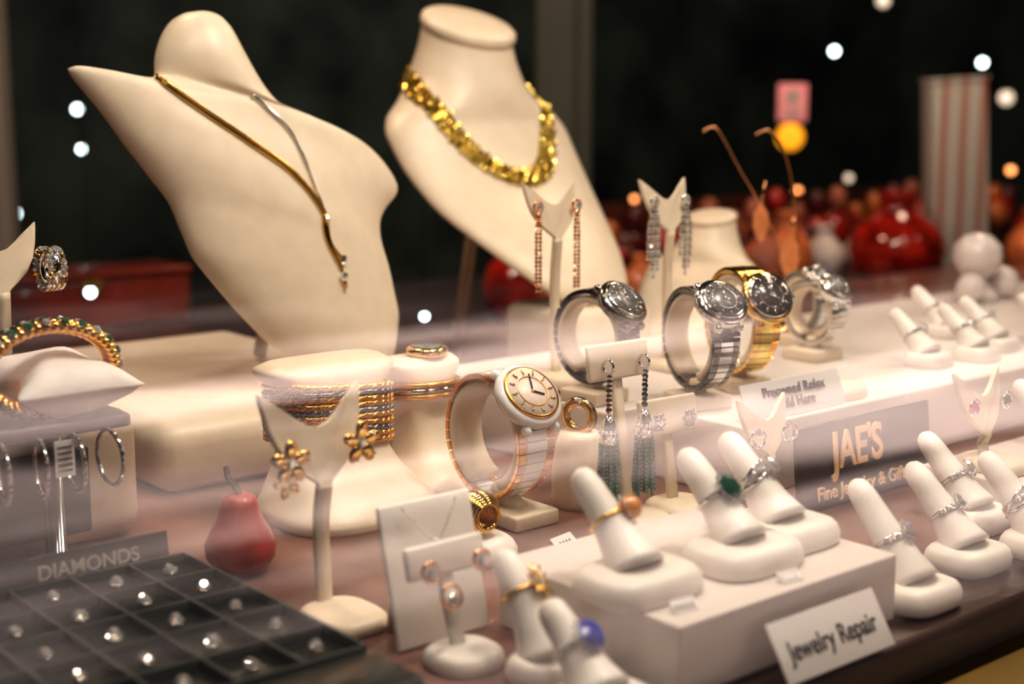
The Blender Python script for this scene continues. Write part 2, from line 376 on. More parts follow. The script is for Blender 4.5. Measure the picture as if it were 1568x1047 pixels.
def fring(name,a,b,z,kind,pd,t=.5,sc=1.,rot=R40,tw=0.):
    p0,d=pd; c=p0+d*t+V((0,-.002*sin(t*pi),0)); ax=d.normalized(); k=B()
    r=.0088+.0030*max(0,.6-t)*1.6
    front=(V((sin(tw),-cos(tw),0))-ax*V((sin(tw),-cos(tw),0)).dot(ax)).normalized(); sd=ax.cross(front)
    g=c+front*(r+.0022)
    if kind=='emerald':
        k.torus(c,r,.0011,SILV,ax); k.gem(g,.0070,EMER,front,8)
        for i in range(16): q=i*2*pi/16; k.gem(g+(ax*cos(q)*.0083+sd*sin(q)*.0080),.0015,DIAM,front,6)
        for s_ in (-1,1):
            for i in range(5): ang=s_*(.65+i*.16); k.gem(c+(front*cos(ang)+sd*sin(ang))*(r+.0012),.0013,DIAM,(front*cos(ang)+sd*sin(ang)),6)
    elif kind=='opal':
        k.torus(c,r,.001,GOLD,ax); k.sphere(g,.0062,OPAL,(1.1,.9,1.))
        for i in range(12): q=i*2*pi/12; k.gem(g+(ax*cos(q)*.0072+sd*sin(q)*.0072)-front*.001,.0014,DIAM,front,6)
    elif kind=='sapphire':
        k.torus(c,r,.0012,SILV,ax); k.gem(g+front*.001,.0072,SAPH,front,10)
        for i in range(14): q=i*2*pi/14; k.gem(g+(ax*cos(q)*.0080+sd*sin(q)*.0080)-front*.0006,.0012,DIAM,front,6)
        for s_ in (-1,1):
            for i in range(7): ang=s_*(.55+i*.15); k.gem(c+(front*cos(ang)+sd*sin(ang))*(r+.001),.0014,DIAM,(front*cos(ang)+sd*sin(ang)),6)
    elif kind=='starburst':
        k.torus(c,r,.0010,GOLD,ax)
        for i in range(11):
            q=i*2*pi/11; dd=ax*cos(q)+sd*sin(q); k.tube([g,g+dd*.0095+front*.001],[.0018,.0004],GOLD,6)
        k.gem(g+front*.001,.0025,DIAM,front)
    else:
        k.torus(c,r,.0011,SILV,ax)
        for s_ in (-1,1):
            for i in range(7): ang=s_*(.2+i*.2); dd=(front*cos(ang)+sd*sin(ang)); k.gem(c+dd*(r+.0012)+ax*.0011*s_,.0015,DIAM,dd,6)
        k.gem(g+front*.001,.0048,DIAM,front,8)
        for i in range(10): q=i*2*pi/10; k.gem(g+(ax*cos(q)*.0056+sd*sin(q)*.0056),.0012,DIAM,front,6)
        if kind=='cross':
            for ph in (0,1.6):
                pts=[c+(front*cos(q)+sd*sin(q))*(r+.0006)+ax*.005*sin(q+ph) for q in [i*2*pi/30 for i in range(30)]]
                k.tube(pts,.001,SILV,6,True)
    k.done(name,a,b,z,rot,scale=sc)
def tag(a,b,z,rx,w=.016,h=.009):
    k=B()
    k.box((0,0,h*.32),(w,.0008,h),PAPER,0,Matrix.Rotation(-.9,3,'X'))
    for i in range(4): k.box((-.005+i*.003,-.0011,h*.34),(.0010,.0004,h*.4),STEEL,0,Matrix.Rotation(-.9,3,'X'))
    k.done('price_tag',a,b,z,rx)
# rings on white box
A1=inv(.0575,.638); pd=ringstand(*A1,.035); fring('fire_opal_ring',*A1,.035,'opal',pd,.50,tw=.6)
A2=inv(.113,.679); pd=ringstand(*A2,.035); fring('emerald_halo_ring',*A2,.035,'emerald',pd,.47,tw=.1)
A3=inv(.1395,.7145); pd=ringstand(*A3,.035,bx=.029); fring('diamond_twist_ring',*A3,.035,'cross',pd,.5,tw=.3)
tag(*inv(.0775,.6125),.035,R40-.1,.014,.007); tag(*inv(.133,.6525),.035,R40-.1,.014,.007)
# front rings
A4=(.409,.462); pd=ringstand(*A4,0,hh=.053,lean=.034,bx=.019,by=.017); fring('gold_starburst_ring',*A4,0,'starburst',pd,.62,tw=.3)
A5=(.400,.419); pd=ringstand(*A5,0,hh=.042,lean=.034,bx=.023,by=.020); fring('sapphire_ring',*A5,0,'sapphire',pd,.5,tw=.1)
# right row
for (a,b,kd) in [(.625,.416,'d'),(.700,.432,'d'),(.755,.418,'cross'),(.772,.472,'d')]:
    pd=ringstand(a,b,0,hh=.058 if a<.65 else .052,bx=.024,by=.020); fring('diamond_ring',a,b,0,kd,pd,.42,tw=.2)
# blurred far ring stands on the white riser
for (a,b) in [(.99,.655),(1.045,.645),(1.10,.66),(1.16,.64),(1.22,.66),(1.13,.73),(1.30,.66)]:
    pd=ringstand(a,b,.05,hh=.046,bx=.020,by=.018,sc=.9); fring('diamond_ring',a,b,.05,'d',pd,.45,sc=.9,tw=.5)
for (a,b) in [(.905,.49),(.96,.50),(1.02,.485)]:
    pd=ringstand(a,b,.024,hh=.048,bx=.020,by=.018,sc=.9); fring('diamond_ring',a,b,.024,'d',pd,.45,sc=.9,tw=.5)
# ---------------------------------------------------------------- fishtail stands + earrings
AF=(.377,.600)
M=fishtail('earring_stand',*AF,0,.116,.060,by=-.018)
k=B()
for sx in (-1,1):
    c=fl_mat(M,sx*.021,-.014,-.006)
    if sx<0: c=c+V((0,0,-.004))
    for i in range(5):
        q=i*2*pi/5+.3; d=V((cos(q),-.15,sin(q))); k.sphere(c+d*.0062,.0046,GOLD,(1.25,.35,.8),Matrix.Rotation(-q,3,'Y'),10)
        for s_ in (-.5,.5): k.tube([c+d*.002,c+V((cos(q+s_*.5),-.3,sin(q+s_*.5)))*.0098],.0005,ROSE,5)
    k.gem(c+V((0,-.002,0)),.0026,DIAM,(0,-1,0))
    if sx<0:
        for i in range(5):
            q=i*2*pi/5+.6; d=V((cos(q),-.15,sin(q))); k.sphere(c+V((-.002,0,-.010))+d*.0045,.0033,GOLD,(1.25,.35,.8),Matrix.Rotation(-q,3,'Y'),10)
k.done('gold_flower_earrings',*AF,0)
def chandelier(name,a,b,z,M,xs,ztop,L,mat=SILV,n=4):
    k=B()
    for x in xs:
        c=fl_mat(M,x,ztop,-.004)
        k.torus(c,.004,.0012,mat,(0,1,0),16,6); k.gem(c+V((0,-.002,0)),.003,DIAM,(0,-1,0))
        for i in range(n):
            ox=(i-(n-1)/2)*.0030; ln=L*(1-.12*abs(i-(n-1)/2)); m_=int(ln/.0030)
            for j in range(m_):
                p=c+V((ox*min(1,.3+j*.15),-.001*(i%2),-.005-j*.0030))
                if j%2: k.sphere(p,.0015,mat,seg=6,smooth=False)
                else: k.gem(p,.0017,DIAM if n>2 else mat,(random.uniform(-.5,.5),-1,.2),6)
    k.done(name,a,b,z)
M=fishtail('earring_stand',.715,.80,.05,.150,.052); chandelier('chandelier_earrings',.715,.80,.05,M,(-.019,.020),-.004,.066,ROSE,2)
M=fishtail('earring_stand',.822,.785,.05,.150,.052); chandelier('chandelier_earrings',.822,.785,.05,M,(-.018,.018),-.004,.058,SILV,5)
M=fishtail('earring_stand',.826,.50,.024,.062,.052); k=B()
for sx,mt in ((-1,PINKG),(1,STEEL)):
    c=fl_mat(M,sx*.019,-.008,-.006); k.gem(c,.0042,mt,(0,-1,0)); k.torus(c,.005,.0009,SILV,(0,1,0),18,6)
k.done('stud_earrings',.826,.50,.024)
M=fishtail('earring_stand',.680,.560,0,.078,.045); k=B()
for sx in (-1,1):
    c=fl_mat(M,sx*.015,-.008,-.006); k.torus(c+V((0,0,-.004)),.005,.0012,SILV,(.4,1,0),18,6); k.gem(c,.003,DIAM,(0,-1,0))
k.done('stud_earrings',.680,.560,0)
# upper left earring stand with pave hoop
a0,b0=inv(-.303,.84); M=fishtail('earring_stand',a0,b0,0,.188,.05); k=B()
c=fl_mat(M,.020,-.010,-.006)
for j in range(4):
    for i in range(20):
        q=-.4+i*2*pi/20; k.gem(c+V((.004+j*.0028-.004,-.010+cos(q)*.0115,-.004+sin(q)*.0125)),.0022,DIAM if (i+j)%4 else GOLD,(.3,cos(q),sin(q)),6)
k.torus(c+V((.004,-.010,-.004)),.0102,.0030,SILV,(1,0,0),24,8)
k.done('pave_hoop_earring',a0,b0,0)
# ---------------------------------------------------------------- T stands
TA=inv(.0745,.862); tstand('earring_t_stand',*TA,0,.114,.052,.023)
k=B()
for x,L in ((-.0155,0),(.0155,0)):
    y0=.114*.12-.006; c=V((x,y0,.101))
    k.torus(c+V((0,-.002,0)),.0045,.0009,SILV,(1,0,0),18,6)
    for j in range(8): k.sphere(c+V((0,-.003,-.006-j*.0030)),.0019+.0003*(j%2),SILV,seg=6,smooth=False)
    z1=-.030
    k.lathe([(.0015,0),(.004,-.004),(.0055,-.010),(.0062,-.016),(.0058,-.018)],SILV,c+V((0,-.003,z1)),None,14)
    for q in range(12):
        for lv in (0,1): k.gem(c+V((.0058*cos(q*pi/6),-.003+.0058*sin(q*pi/6),z1-.010-lv*.005)),.0014,DIAM,(cos(q*pi/6),sin(q*pi/6),0),6)
    for q in range(13):
        rr=.0052 if q<9 else .0025; an=q*2*pi/9; ln=.036+random.random()*.004
        p=c+V((rr*cos(an),-.003+rr*sin(an),z1-.018))
        nb=int(ln/.0026)
        for j in range(nb): k.sphere(p+V((cos(an)*.0005*j/4,sin(an)*.0005*j/4,-j*.0026)),.00145,JADE,seg=6)
k.done('tassel_earrings',*TA,0)
TB=(.653,.614); tstand('earring_t_stand',*TB,0,.074,.050,.024,rot=R40-.05)
k=B()
for x in (-.0135,.0135):
    c=V((x,.003,.060))
    for i in range(6):
        q=i*pi/3; k.sphere(c+V((cos(q)*.0038,-.001,sin(q)*.0038)),.0028,STEEL,(1,.5,1),seg=8); k.gem(c+V((cos(q)*.0038,-.0024,sin(q)*.0038)),.0015,DIAM,(0,-1,0),6)
    k.gem(c+V((0,-.003,0)),.0022,DIAM,(0,-1,0))
k.done('flower_stud_earrings',*TB,0,rot=R40-.05)
TC=(.391,.503); tstand('earring_t_stand',*TC,0,.057,.046,.016,lean=.22,mat=WHITE,basec=(0,-.002),br=.018)
k=B()
for x in (-.015,.015):
    c=V((x,.0030,.047)); k.torus(c,.0042,.0012,ROSE,(0,1,0),20,6,(1,1.2)); k.gem(c+V((0,-.0015,0)),.0040,DIAM,(0,-1,.2))
c=V((.0005,-.001,.036)); k.torus(c+V((-.006,.001,-.002)),.005,.001,ROSE,(0,1,0),20,6,(1,1.3)); k.gem(c+V((-.006,-.001,-.003)),.0036,DIAM,(0,-1,0))
k.done('halo_earrings',*TC,0)
# white necklace card
k=B(); rm=Matrix.Rotation(-.24,3,'X'); k.box((0,.009,.035),(.056,.003,.070),WHITE,.0012,rm); k.box((0,.024,.0325),(.03,.003,.067),CREAM2,.001,Matrix.Rotation(.12,3,'X'))
k.done('pendant_card_stand',.402,.530,0)
k=B()
pth=catmull([(-.016,.0145,.067),(-.008,.0105,.057),(0,.0085,.050),(.008,.0105,.057),(.016,.0145,.067)],6)
for p in pth: k.sphere(p,.0008,SILV,seg=6)
k.done('fine_chain_necklace',.402,.528,0)
# ---------------------------------------------------------------- watches
def watch(name,a,b,z,R=.031,strapC=CERAM,strapS=ROSE,case=ROSE,bez=CERAM,dial=DIAL,wd=.018,hr=.019,rot=R40,ang=46,stand=CREAM,split=True,cw=.5,cy=.0,sth=.003):
    zc=R+.016; O=V((0,cy,zc))
    k=B()
    rs=R-.0015-sth/2
    arc=[O+V((0,-cos(t)*rs,sin(t)*rs)) for t in [math.radians(-64+i*10) for i in range(32)]]
    k.band(arc,(1,0,0),wd*.9,sth,stand,smooth=True)
    k.box((0,0,.005),(.036,.036,.010),stand,.002); k.tube([(0,0,.008),(0,cy*.7,.0155),(0,cy,.0195)],[.0065,.006,.0055],stand,12)
    k.done('watch_display_stand',a,b,z,rot)
    k=B(); n=30
    gap=math.asin(min(.95,hr*.85/R))
    a0=math.radians(ang)
    for i in range(n):
        t0=a0+gap+(2*pi-2*gap)*i/n; t1=a0+gap+(2*pi-2*gap)*(i+.88)/n
        P=[O+V((0,-cos(t)*(R+.0008),sin(t)*(R+.0008)*1.03)) for t in (t0,(t0+t1)/2,t1)]
        near=min(i,n-1-i)/(n/2); w=wd*(1.12-.25*min(1,near*1.6))
        if split:
            sw=(1-cw)/2
            k.band(P,(1,0,0),w*cw,.0034,strapC); k.band(P,(1,0,0),w*(sw-.01),.0030,strapS,off=w*(cw/2+sw/2)); k.band(P,(1,0,0),w*(sw-.01),.0030,strapS,off=-w*(cw/2+sw/2))
        else: k.band(P,(1,0,0),w,.0030,strapC)
    nr=V((0,-cos(a0),sin(a0))); c=O+nr*(R+.0015); rt=nr.to_track_quat('Z','Y').to_matrix()
    k.lathe([(hr*.8,-.003),(hr*1.0,-.001),(hr*1.07,.003),(hr*1.03,.006),(hr*.9,.0072)],bez,c,rt,40)
    ct=c+nr*.007
    k.lathe([(hr*.80,-.0005),(hr*.90,0),(hr*.88,.0016),(hr*.80,.0018)],case,ct,rt,40)
    k.lathe([(hr*.79,0),(hr*.79,.0021),(0,.0022)],dial,ct,rt,40)
    up=V((0,sin(a0),cos(a0))); X=V((1,0,0)); cd=ct+nr*.0026
    for i in range(12):
        q=i*pi/6; d=X*sin(q)+up*cos(q); k.tube([cd+d*hr*.58,cd+d*hr*.74],.0006,case if dial!=DIALD else SILV,4)
    k.torus(cd,hr*.5,.0003,case,nr,30,5)
    HM=INKB if dial==DIAL else SILV
    k.tube([cd,cd+(X*.3+up*.95)*hr*.6],.0006,HM,4); k.tube([cd,cd+(X*.8-up*.4)*hr*.42],.0007,HM,4)
    k.sphere(cd,.0012,case,seg=8)
    k.tube([c+X*hr*1.0+nr*.002,c+X*hr*1.2+nr*.002],.0024,case,8)
    for sx in (-1,1):
        for sy in (-1,1): k.sphere(c+X*sx*wd*.42+up*sy*hr*.98-nr*.001,.0045,bez,(.7,1,.8),seg=8)
    k.done(name,a,b,z,rot)
Fw=(.560,.660)
watch('ceramic_rose_gold_watch',*Fw,0,R=.037,wd=.027,hr=.0215,cw=.58,ang=44,cy=.022,sth=.006,strapS=GOLDC,case=GOLDC)
watch('black_leather_wristwatch',.688,.728,.05,strapC=STEEL,strapS=BLKG,case=SILV,bez=STEEL,dial=DIALS,hr=.018,rot=R40+.1,sth=.005)
watch('silver_wristwatch',.731,.668,.05,R=.033,wd=.020,strapC=SILV,strapS=STEEL,case=SILV,bez=SILV,dial=DIALS,hr=.018,rot=R40-.25,sth=.005)
watch('gold_wristwatch',.802,.692,.05,R=.036,wd=.020,strapC=GOLDB,strapS=GOLD,case=SILV,bez=GOLD,dial=DIALD,hr=.019,rot=R40-.3,ang=30,sth=.005)
watch('silver_wristwatch',.945,.735,.05,R=.024,strapC=SILV,strapS=SILV,case=SILV,bez=SILV,dial=DIALS,hr=.014,rot=R40)
watch('silver_wristwatch',.99,.78,.05,R=.024,strapC=SILV,strapS=STEEL,case=SILV,bez=SILV,dial=DIALS,hr=.014,rot=R40-.2)
# ---------------------------------------------------------------- bracelet column with cables
def column(a,b,z,sx=1.,sy=1.,H=.092,rot=R40,name='bracelet_display_stand'):
    P=[(.054,.048,0,-.014),(.056,.049,.006,-.014),(.050,.044,.014,-.010),(.040,.032,.028,.0),(.034,.026,.042,.004),(.033,.026,.06,.008),(.035,.026,.076,.010),(.046,.028,.085,.012),(.048,.026,.0895,.012),(.040,.016,.0935,.012)]
    rings=[]; n=40
    for i in range(len(P)-1):
        for q_ in range(3):
            f=q_/3; rx,ry,zz,y=[P[i][j]+(P[i+1][j]-P[i][j])*f for j in range(4)]
            rings.append((rx,ry,zz,y))
    rings.append(P[-1]); R2=[]
    for rx,ry,zz,y in rings:
        rg=[]
        for q in range(n):
            t=2*pi*q/n; e=3.2
            x=abs(cos(t))**(2/e)*(1 if cos(t)>0 else -1); yy=abs(sin(t))**(2/e)*(1 if sin(t)>0 else -1)
            rg.append(V((x*rx*sx,y+yy*ry*sy,zz*H/.0935)))
        R2.append(rg)
    k=B(); k.loft(smooth_rings(R2,2),CREAM); k.done(name,a,b,z,rot)
BC=(.490,.762); column(*BC,0,H=.098)
k=B()
for i in range(10):
    zz=.0465+i*.0038; mt=[GOLDC,GOLDC,STEEL,GOLDC,GOLDC,STEEL,GOLDC,GOLDC,STEEL,GOLDC][i]
    pts=[]; tilt=random.uniform(-.03,.03)-.07
    for q in range(120):
        t=2*pi*q/120; e=3.; x=abs(cos(t))**(2/e)*(1 if cos(t)>0 else -1)*.0385; y=abs(sin(t))**(2/e)*(1 if sin(t)>0 else -1)*.0310
        pts.append(V((x,y+.0075,zz+tilt*x-.10*y)))
    k.tube(pts,.0023,mt,6,True)
    for ph in (0,pi):
        tw=[p+V((p.x,p.y-.0075,0)).normalized()*.0017*cos(q*.9+ph)+V((0,0,.0017*sin(q*.9+ph))) for q,p in enumerate(pts)]
        k.tube(tw,.0012,mt,5,True)
k.done('cable_bracelets',*BC,0)
BD=(.576,.775); column(*BD,0,sx=.60,sy=.72,H=.088)
k=B()
for i in range(3):
    pts=[V((cos(t)*.026,.010+sin(t)*.026,.062+i*.004-.1*sin(t)*.02)) for t in [2*pi*q/40 for q in range(40)]]
    k.tube(pts,.002,GOLDC if i!=1 else SILV,6,True)
k.lathe([(.013,0),(.0145,.002),(.0145,.005),(.012,.0065),(0,.0068)],GOLD,(0.004,.008,.088),None,30)
k.lathe([(.0115,0.0066),(.0115,.0072),(0,.0073)],DIALS,(0.004,.008,.088),None,30)
k.done('gold_wristwatch',*BD,0)
# ring on small puck
def puck(a,b,z,rx,ry,h,mat=WHITE,name='ring_cushion'):
    k=B(); k.slab((0,0,0),rx,ry,h,mat,2.3,taper=.8); k.done(name,a,b,z)
puck(.615,.665,0,.017,.017,.050,CREAM); k=B(); k.torus((0,0,.060),.0095,.0032,GOLD,(1,.4,0),30,10); k.torus((0,0,.060),.0112,.0016,BLKG,(1,.4,0),30,8); k.gem((-.004,-.004,.0715),.003,DIAM); k.done('onyx_gold_ring',.615,.665,0)
puck(.494,.620,0,.024,.020,.014)
k=B()
for j in range(-6,7):
    ang=j*.15; pts=[V((.0125*cos(q)*cos(ang),.0125*sin(ang),.0275+.0125*sin(q)*cos(ang)*.95)) for q in [2*pi*i/26 for i in range(26)]]
    k.tube(pts,.0013,GOLD,6,True)
k.done('gold_dome_ring',.494,.620,0)
puck(.56,.565,0,.020,.018,.012); puck(.60,.565,0,.019,.018,.012); puck(.835,.625,.05,.022,.018,.012,CREAM)
tag(.545,.600,0.0,R40+.2,.020,.012)
# ---------------------------------------------------------------- left: pillow, hoop rack
PA=inv(-.290,.750)
k=B(); k.box((0,.008,.087),(.15,.082,.008),BROWN,.0025)
for sx in (-.045,.045): k.lathe([(.017,0),(.017,.003),(.006,.006),(.0055,.083)],SILV,(sx,.01,0),None,20)
k.done('bracelet_rack',*PA,0)
# pillow: long axis runs front to back through the bracelet
k=B(); n=40; rings=[]
for i in range(17):
    v=-1+2*i/16; h=.0150*(1-abs(v)**3.2)**.5+.0014; ww=.031*(1+.16*v*v)
    rg=[]
    for q in range(n):
        t=2*pi*q/n; x=abs(cos(t))**.75*(1 if cos(t)>0 else -1); zz=abs(sin(t))**1.25*(1 if sin(t)>0 else -1)
        pin=1-.18*math.exp(-((v+.35)*3.0)**2)
        rg.append(V((x*ww*pin,v*.040,.0165+zz*h*(1+.08*sin(5*t+v*4)))))
    rings.append(rg)
k.loft(rings,PILLOW); k.done('bracelet_pillow',PA[0]+.046,PA[1]+.002,.0905)
k=B()
NB=46
for i in range(NB):
    t=2*pi*i/NB; p=V((cos(t)*.0355,0,.0265+sin(t)*.0235)); nr=V((cos(t)*.8,0,sin(t)*1.2)).normalized()
    k.sphere(p,.0044,GOLDC,(1,2.0,1.),None,10)
    k.tube([p+V((0,-.0088,0)),p+nr*.0028+V((0,-.005,0)),p+nr*.0037,p+nr*.0028+V((0,.005,0)),p+V((0,.0088,0))],.0015,GOLD,5)
    if sin(t)>-.3 and i%2==0:
        for yy in (-.0062,.0045): k.gem(p+nr*.0036+V((0,yy,0)),.0028,EMER if (i//2)%3 else DIAM,nr+V((0,-.8 if yy<0 else .3,0)),6)
        k.gem(p+nr*.0046,.0022,DIAM if (i//2)%3 else EMER,nr,6)
k.done('gemstone_gold_bracelet',PA[0]+.038,PA[1]-.012,.0905)
k=B()
HX=[(-.040,-.2),(-.020,-.2),(.001,-.15),(.021,-.15),(.040,-.05),(.060,.05)]
for x,ay in HX:
    c=V((x,-.036,.0685)); axv=V((1,ay,0)); k.torus(c,.0150,.0012,SILV,axv,36,6)
    for q in range(26):
        t=q*2*pi/26; ax=axv.normalized(); u=ax.orthogonal().normalized(); w=ax.cross(u)
        k.gem(c+(u*cos(t)+w*sin(t))*.0161,.0011,DIAM,(u*cos(t)+w*sin(t)),5)
k.done('hoop_earrings',*PA,0)
k=B(); k.box((.034,-.0365,.072),(.011,.0008,.020),PAPER)
for i in range(5): k.box((.034,-.0370,.0785-i*.0032),(.008,.0004,.0010),STEEL)
k.tube([(.034,-.0365,.082),(.034,-.0340,.0875)],.0004,INKB,4); k.done('price_tag',*PA,0)
# ---------------------------------------------------------------- gourd
k=B(); k.lathe([(.006,0),(.014,.002),(.0185,.009),(.019,.016),(.0155,.024),(.0115,.031),(.0105,.036),(.009,.041),(.004,.0435)],REDM,(0,0,0),None,28)
k.tube(catmull([(0,0,.042),(-.002,.0,.048),(-.006,0,.053),(-.007,0,.059)],5),[.0022]*5+[.0016]*11,STEM,8)
k.done('red_gourd_ornament',.378,.688,0,scale=1.05)
# ---------------------------------------------------------------- gem tray
k=B(); k.box((-.13,.1105,.011),(.26,.221,.022),TRAYM,.003)
y1=.215
for i in range(6): k.box((-.129,y1-i*.034,.0245),(.25,.0012,.005),TRAYW)
for i in range(9): k.box((-.004-i*.031,y1-.085,.0245),(.0012,.170,.005),TRAYW)
k.box((-.13,.022,.0235),(.254,.038,.004),TRAYM,.001)
TR=k.done('diamond_tray',.335,.449,0)
k=B()
for i in range(8):
    for j in range(5):
        c=V((-.0195-i*.031+random.uniform(-.0015,.0015),y1-.017-j*.034,.0250)); s_=random.uniform(.65,.95)
        k.torus(c+V((0,0,-.0008)),.0038*s_,.0006,SILV,(0,0,1),14,5); 
        k.gem(c+V((0,0,.0012)),.0034*s_,DIAM,(random.uniform(-.6,.6),random.uniform(-1.1,-.2),1),8)
        for q in range(6): k.gem(c+V((cos(q*1.047)*.0036*s_,sin(q*1.047)*.0036*s_,.0006)),.0010,DIAM,(cos(q*1.047),sin(q*1.047),1),5)
k.done('loose_diamonds',.335,.449,0)
k=B(); k.box((0,0,.017),(.12,.002,.034),BLACK,.0005,Matrix.Rotation(-.15,3,'X')); o=k.done('diamonds_sign',.272,.683,0)
text('DIAMONDS',o,(.014,-.0032,.026),(math.radians(90-8),0,0),.0105,INKW)
# ---------------------------------------------------------------- signs
k=B(); ln=.55; k.box((0,.0065,.0135),(.080,.0012,.029),PAPER,.0004,Matrix.Rotation(-ln,3,'X')); o=k.done('jewelry_repair_sign',.525,.385,0)
text('Jewelry Repair',o,(0,.0053,.0130),(math.radians(90)-ln,0,0),.0132,INKB,sx=.84)
k=B(); k.box((0,.006,.028),(.146,.003,.056),DKSIGN,.001,Matrix.Rotation(-.10,3,'X')); o=k.done('shop_name_sign',.777,.552,0)
text("JAE'S",o,(-.012,.0034,.036),(math.radians(90-6),0,0),.034,INKG,ext=.0006,sx=.76,off=.02)
text("Fine Jewelry & Gifts",o,(-.006,.0010,.011),(math.radians(90-6),0,0),.0125,INKG,ext=.0004)
k=B(); k.box((0,.004,.012),(.105,.0012,.026),PAPER,.0003,Matrix.Rotation(-.35,3,'X')); o=k.done('preowned_watches_sign',.765,.606,.0505)
text("Preowned Rolex\nSold Here",o,(0,.0026,.0128),(math.radians(90)-.35,0,0),.0098,INKB)
# ---------------------------------------------------------------- copper necklace stand
k=B(); COP=ROSE
k.tube(catmull([(-.095,0,.185),(-.082,0,.187),(-.060,0,.150),(-.030,0,.10),(-.012,0,.05),(-.008,0,.004)],8),.0010,COP,6)
k.tube(catmull([(-.045,.01,.182),(-.030,.01,.184),(-.012,.01,.150),(-.002,.01,.08),(0,.0,.004)],8),.0010,COP,6)
k.lathe([(.025,0),(.025,.003),(.004,.005),(.003,.008)],COP,(-.004,0,0),None,24); k.done('copper_necklace_stand',world=(.272,1.33),z=.05,rot=0)
ORG=pbr('orange_enamel',(.80,.30,.12),.35,var=.3,coat=.4)
k=B()
for (x,z,s_) in ((-.040,.100,.75),(-.012,.068,.9)):
    ol=[(0,.026*s_),(.009*s_,.012*s_),(.010*s_,-.004*s_),(.005*s_,-.018*s_),(0,-.024*s_),(-.005*s_,-.018*s_),(-.010*s_,-.004*s_),(-.009*s_,.012*s_)]
    k.prism(ol,.003,ORG,Matrix.Translation((x,-.004,z))); k.tube([(x,-.003,z+.024*s_),(x+.004,-.001,z+.04)],.0008,COP,5)
k.done('leaf_pendants',world=(.272,1.33),z=.05,rot=0)
# ---------------------------------------------------------------- items on the back counter
RG=pbr('red_glass',(.60,.03,.015),.10,var=.8,scale=22,coat=1.); OR=pbr('orange_glaze',(.95,.28,.10),.25,var=.4,scale=25,coat=.5); WP=pbr('white_porcelain',(.80,.72,.70),.25,coat=.5); PK=pbr('coral_pink',(.70,.22,.13),.4,var=.6,scale=20)
def vase(name,a,b,h,r,mat,z=-.05,sc=1.):
    k=B(); k.lathe([(r*.45,0),(r*.55,h*.03),(r*.9,h*.22),(r,h*.42),(r*.86,h*.62),(r*.45,h*.78),(r*.34,h*.86),(r*.42,h*.97),(r*.46,h),(r*.36,h*.985),(r*.28,h*.88)],mat,(0,0,0),None,32); k.done(name,a,b,z,0)
vase('red_vase',*inv(.0,2.02),.13,.042,RG)
vase('orange_vase',*inv(.055,2.12),.16,.03,OR)
k=B(); k.box((0,0,.035),(.30,.12,.070),REDC,.006); k.box((0,0,.0745),(.306,.126,.010),REDC,.003); k.box((0,-.062,.06),(.03,.004,.016),GOLD,.001); k.done('red_leather_box',world=(-.62,2.0),z=-.05,rot=R40)
vase('red_glass_jar',*inv(.655,2.42),.165,.085,RG)
vase('red_glass_jar',*inv(.92,2.50),.13,.05,OR)
for (x,y,h,r,mt,nm) in [(.41,2.3,.12,.045,PK,'coral_vase'),(.47,2.42,.13,.045,OR,'orange_vase'),(.31,2.25,.10,.04,REDM,'red_vase'),(.55,2.5,.10,.04,WP,'white_vase'),(1.0,2.70,.15,.05,RG,'red_glass_jar'),(.20,2.2,.08,.035,OR,'orange_vase')]:
    vase(nm,*inv(x,y),h,r,mt)
STR=pbr('x',(.9,.85,.8),.5); STR.name='striped_paper'; nt=STR.node_tree; p=nt.nodes['Principled BSDF']; wv=nt.nodes.new('ShaderNodeTexWave'); wv.inputs['Scale'].default_value=9; wv.inputs['Distortion'].default_value=.5; wv.bands_direction='X'
tc=nt.nodes.new('ShaderNodeTexCoord'); nt.links.new(tc.outputs['Object'],wv.inputs['Vector']); rp=nt.nodes.new('ShaderNodeValToRGB'); rp.color_ramp.elements[0].color=(.50,.20,.14,1); rp.color_ramp.elements[1].color=(.66,.63,.57,1); rp.color_ramp.elements[0].position=.1; rp.color_ramp.elements[1].position=.3
nt.links.new(wv.outputs['Color'],rp.inputs['Fac']); nt.links.new(rp.outputs['Color'],p.inputs['Base Color'])
k=B(); k.box((0,0,.175),(.10,.05,.35),STR,.003,Matrix.Rotation(-.06,3,'Y')); k.box((-0.01,0,.352),(.105,.054,.006),STR,.002,Matrix.Rotation(-.06,3,'Y')); k.done('striped_gift_box',world=(.775,2.50),z=-.05,rot=.1)
k=B(); k.lathe([(.026,0),(.028,.006),(.018,.015),(.012,.026),(.024,.036),(.030,.050),(.028,.066),(.016,.078),(0,.082)],WP,(0,0,0),None,28); k.sphere((.042,-.01,.02),.02,WP); k.sphere((-.03,-.012,.018),.018,WP); k.done('porcelain_figurine',1.37,.85,.05,scale=.9)
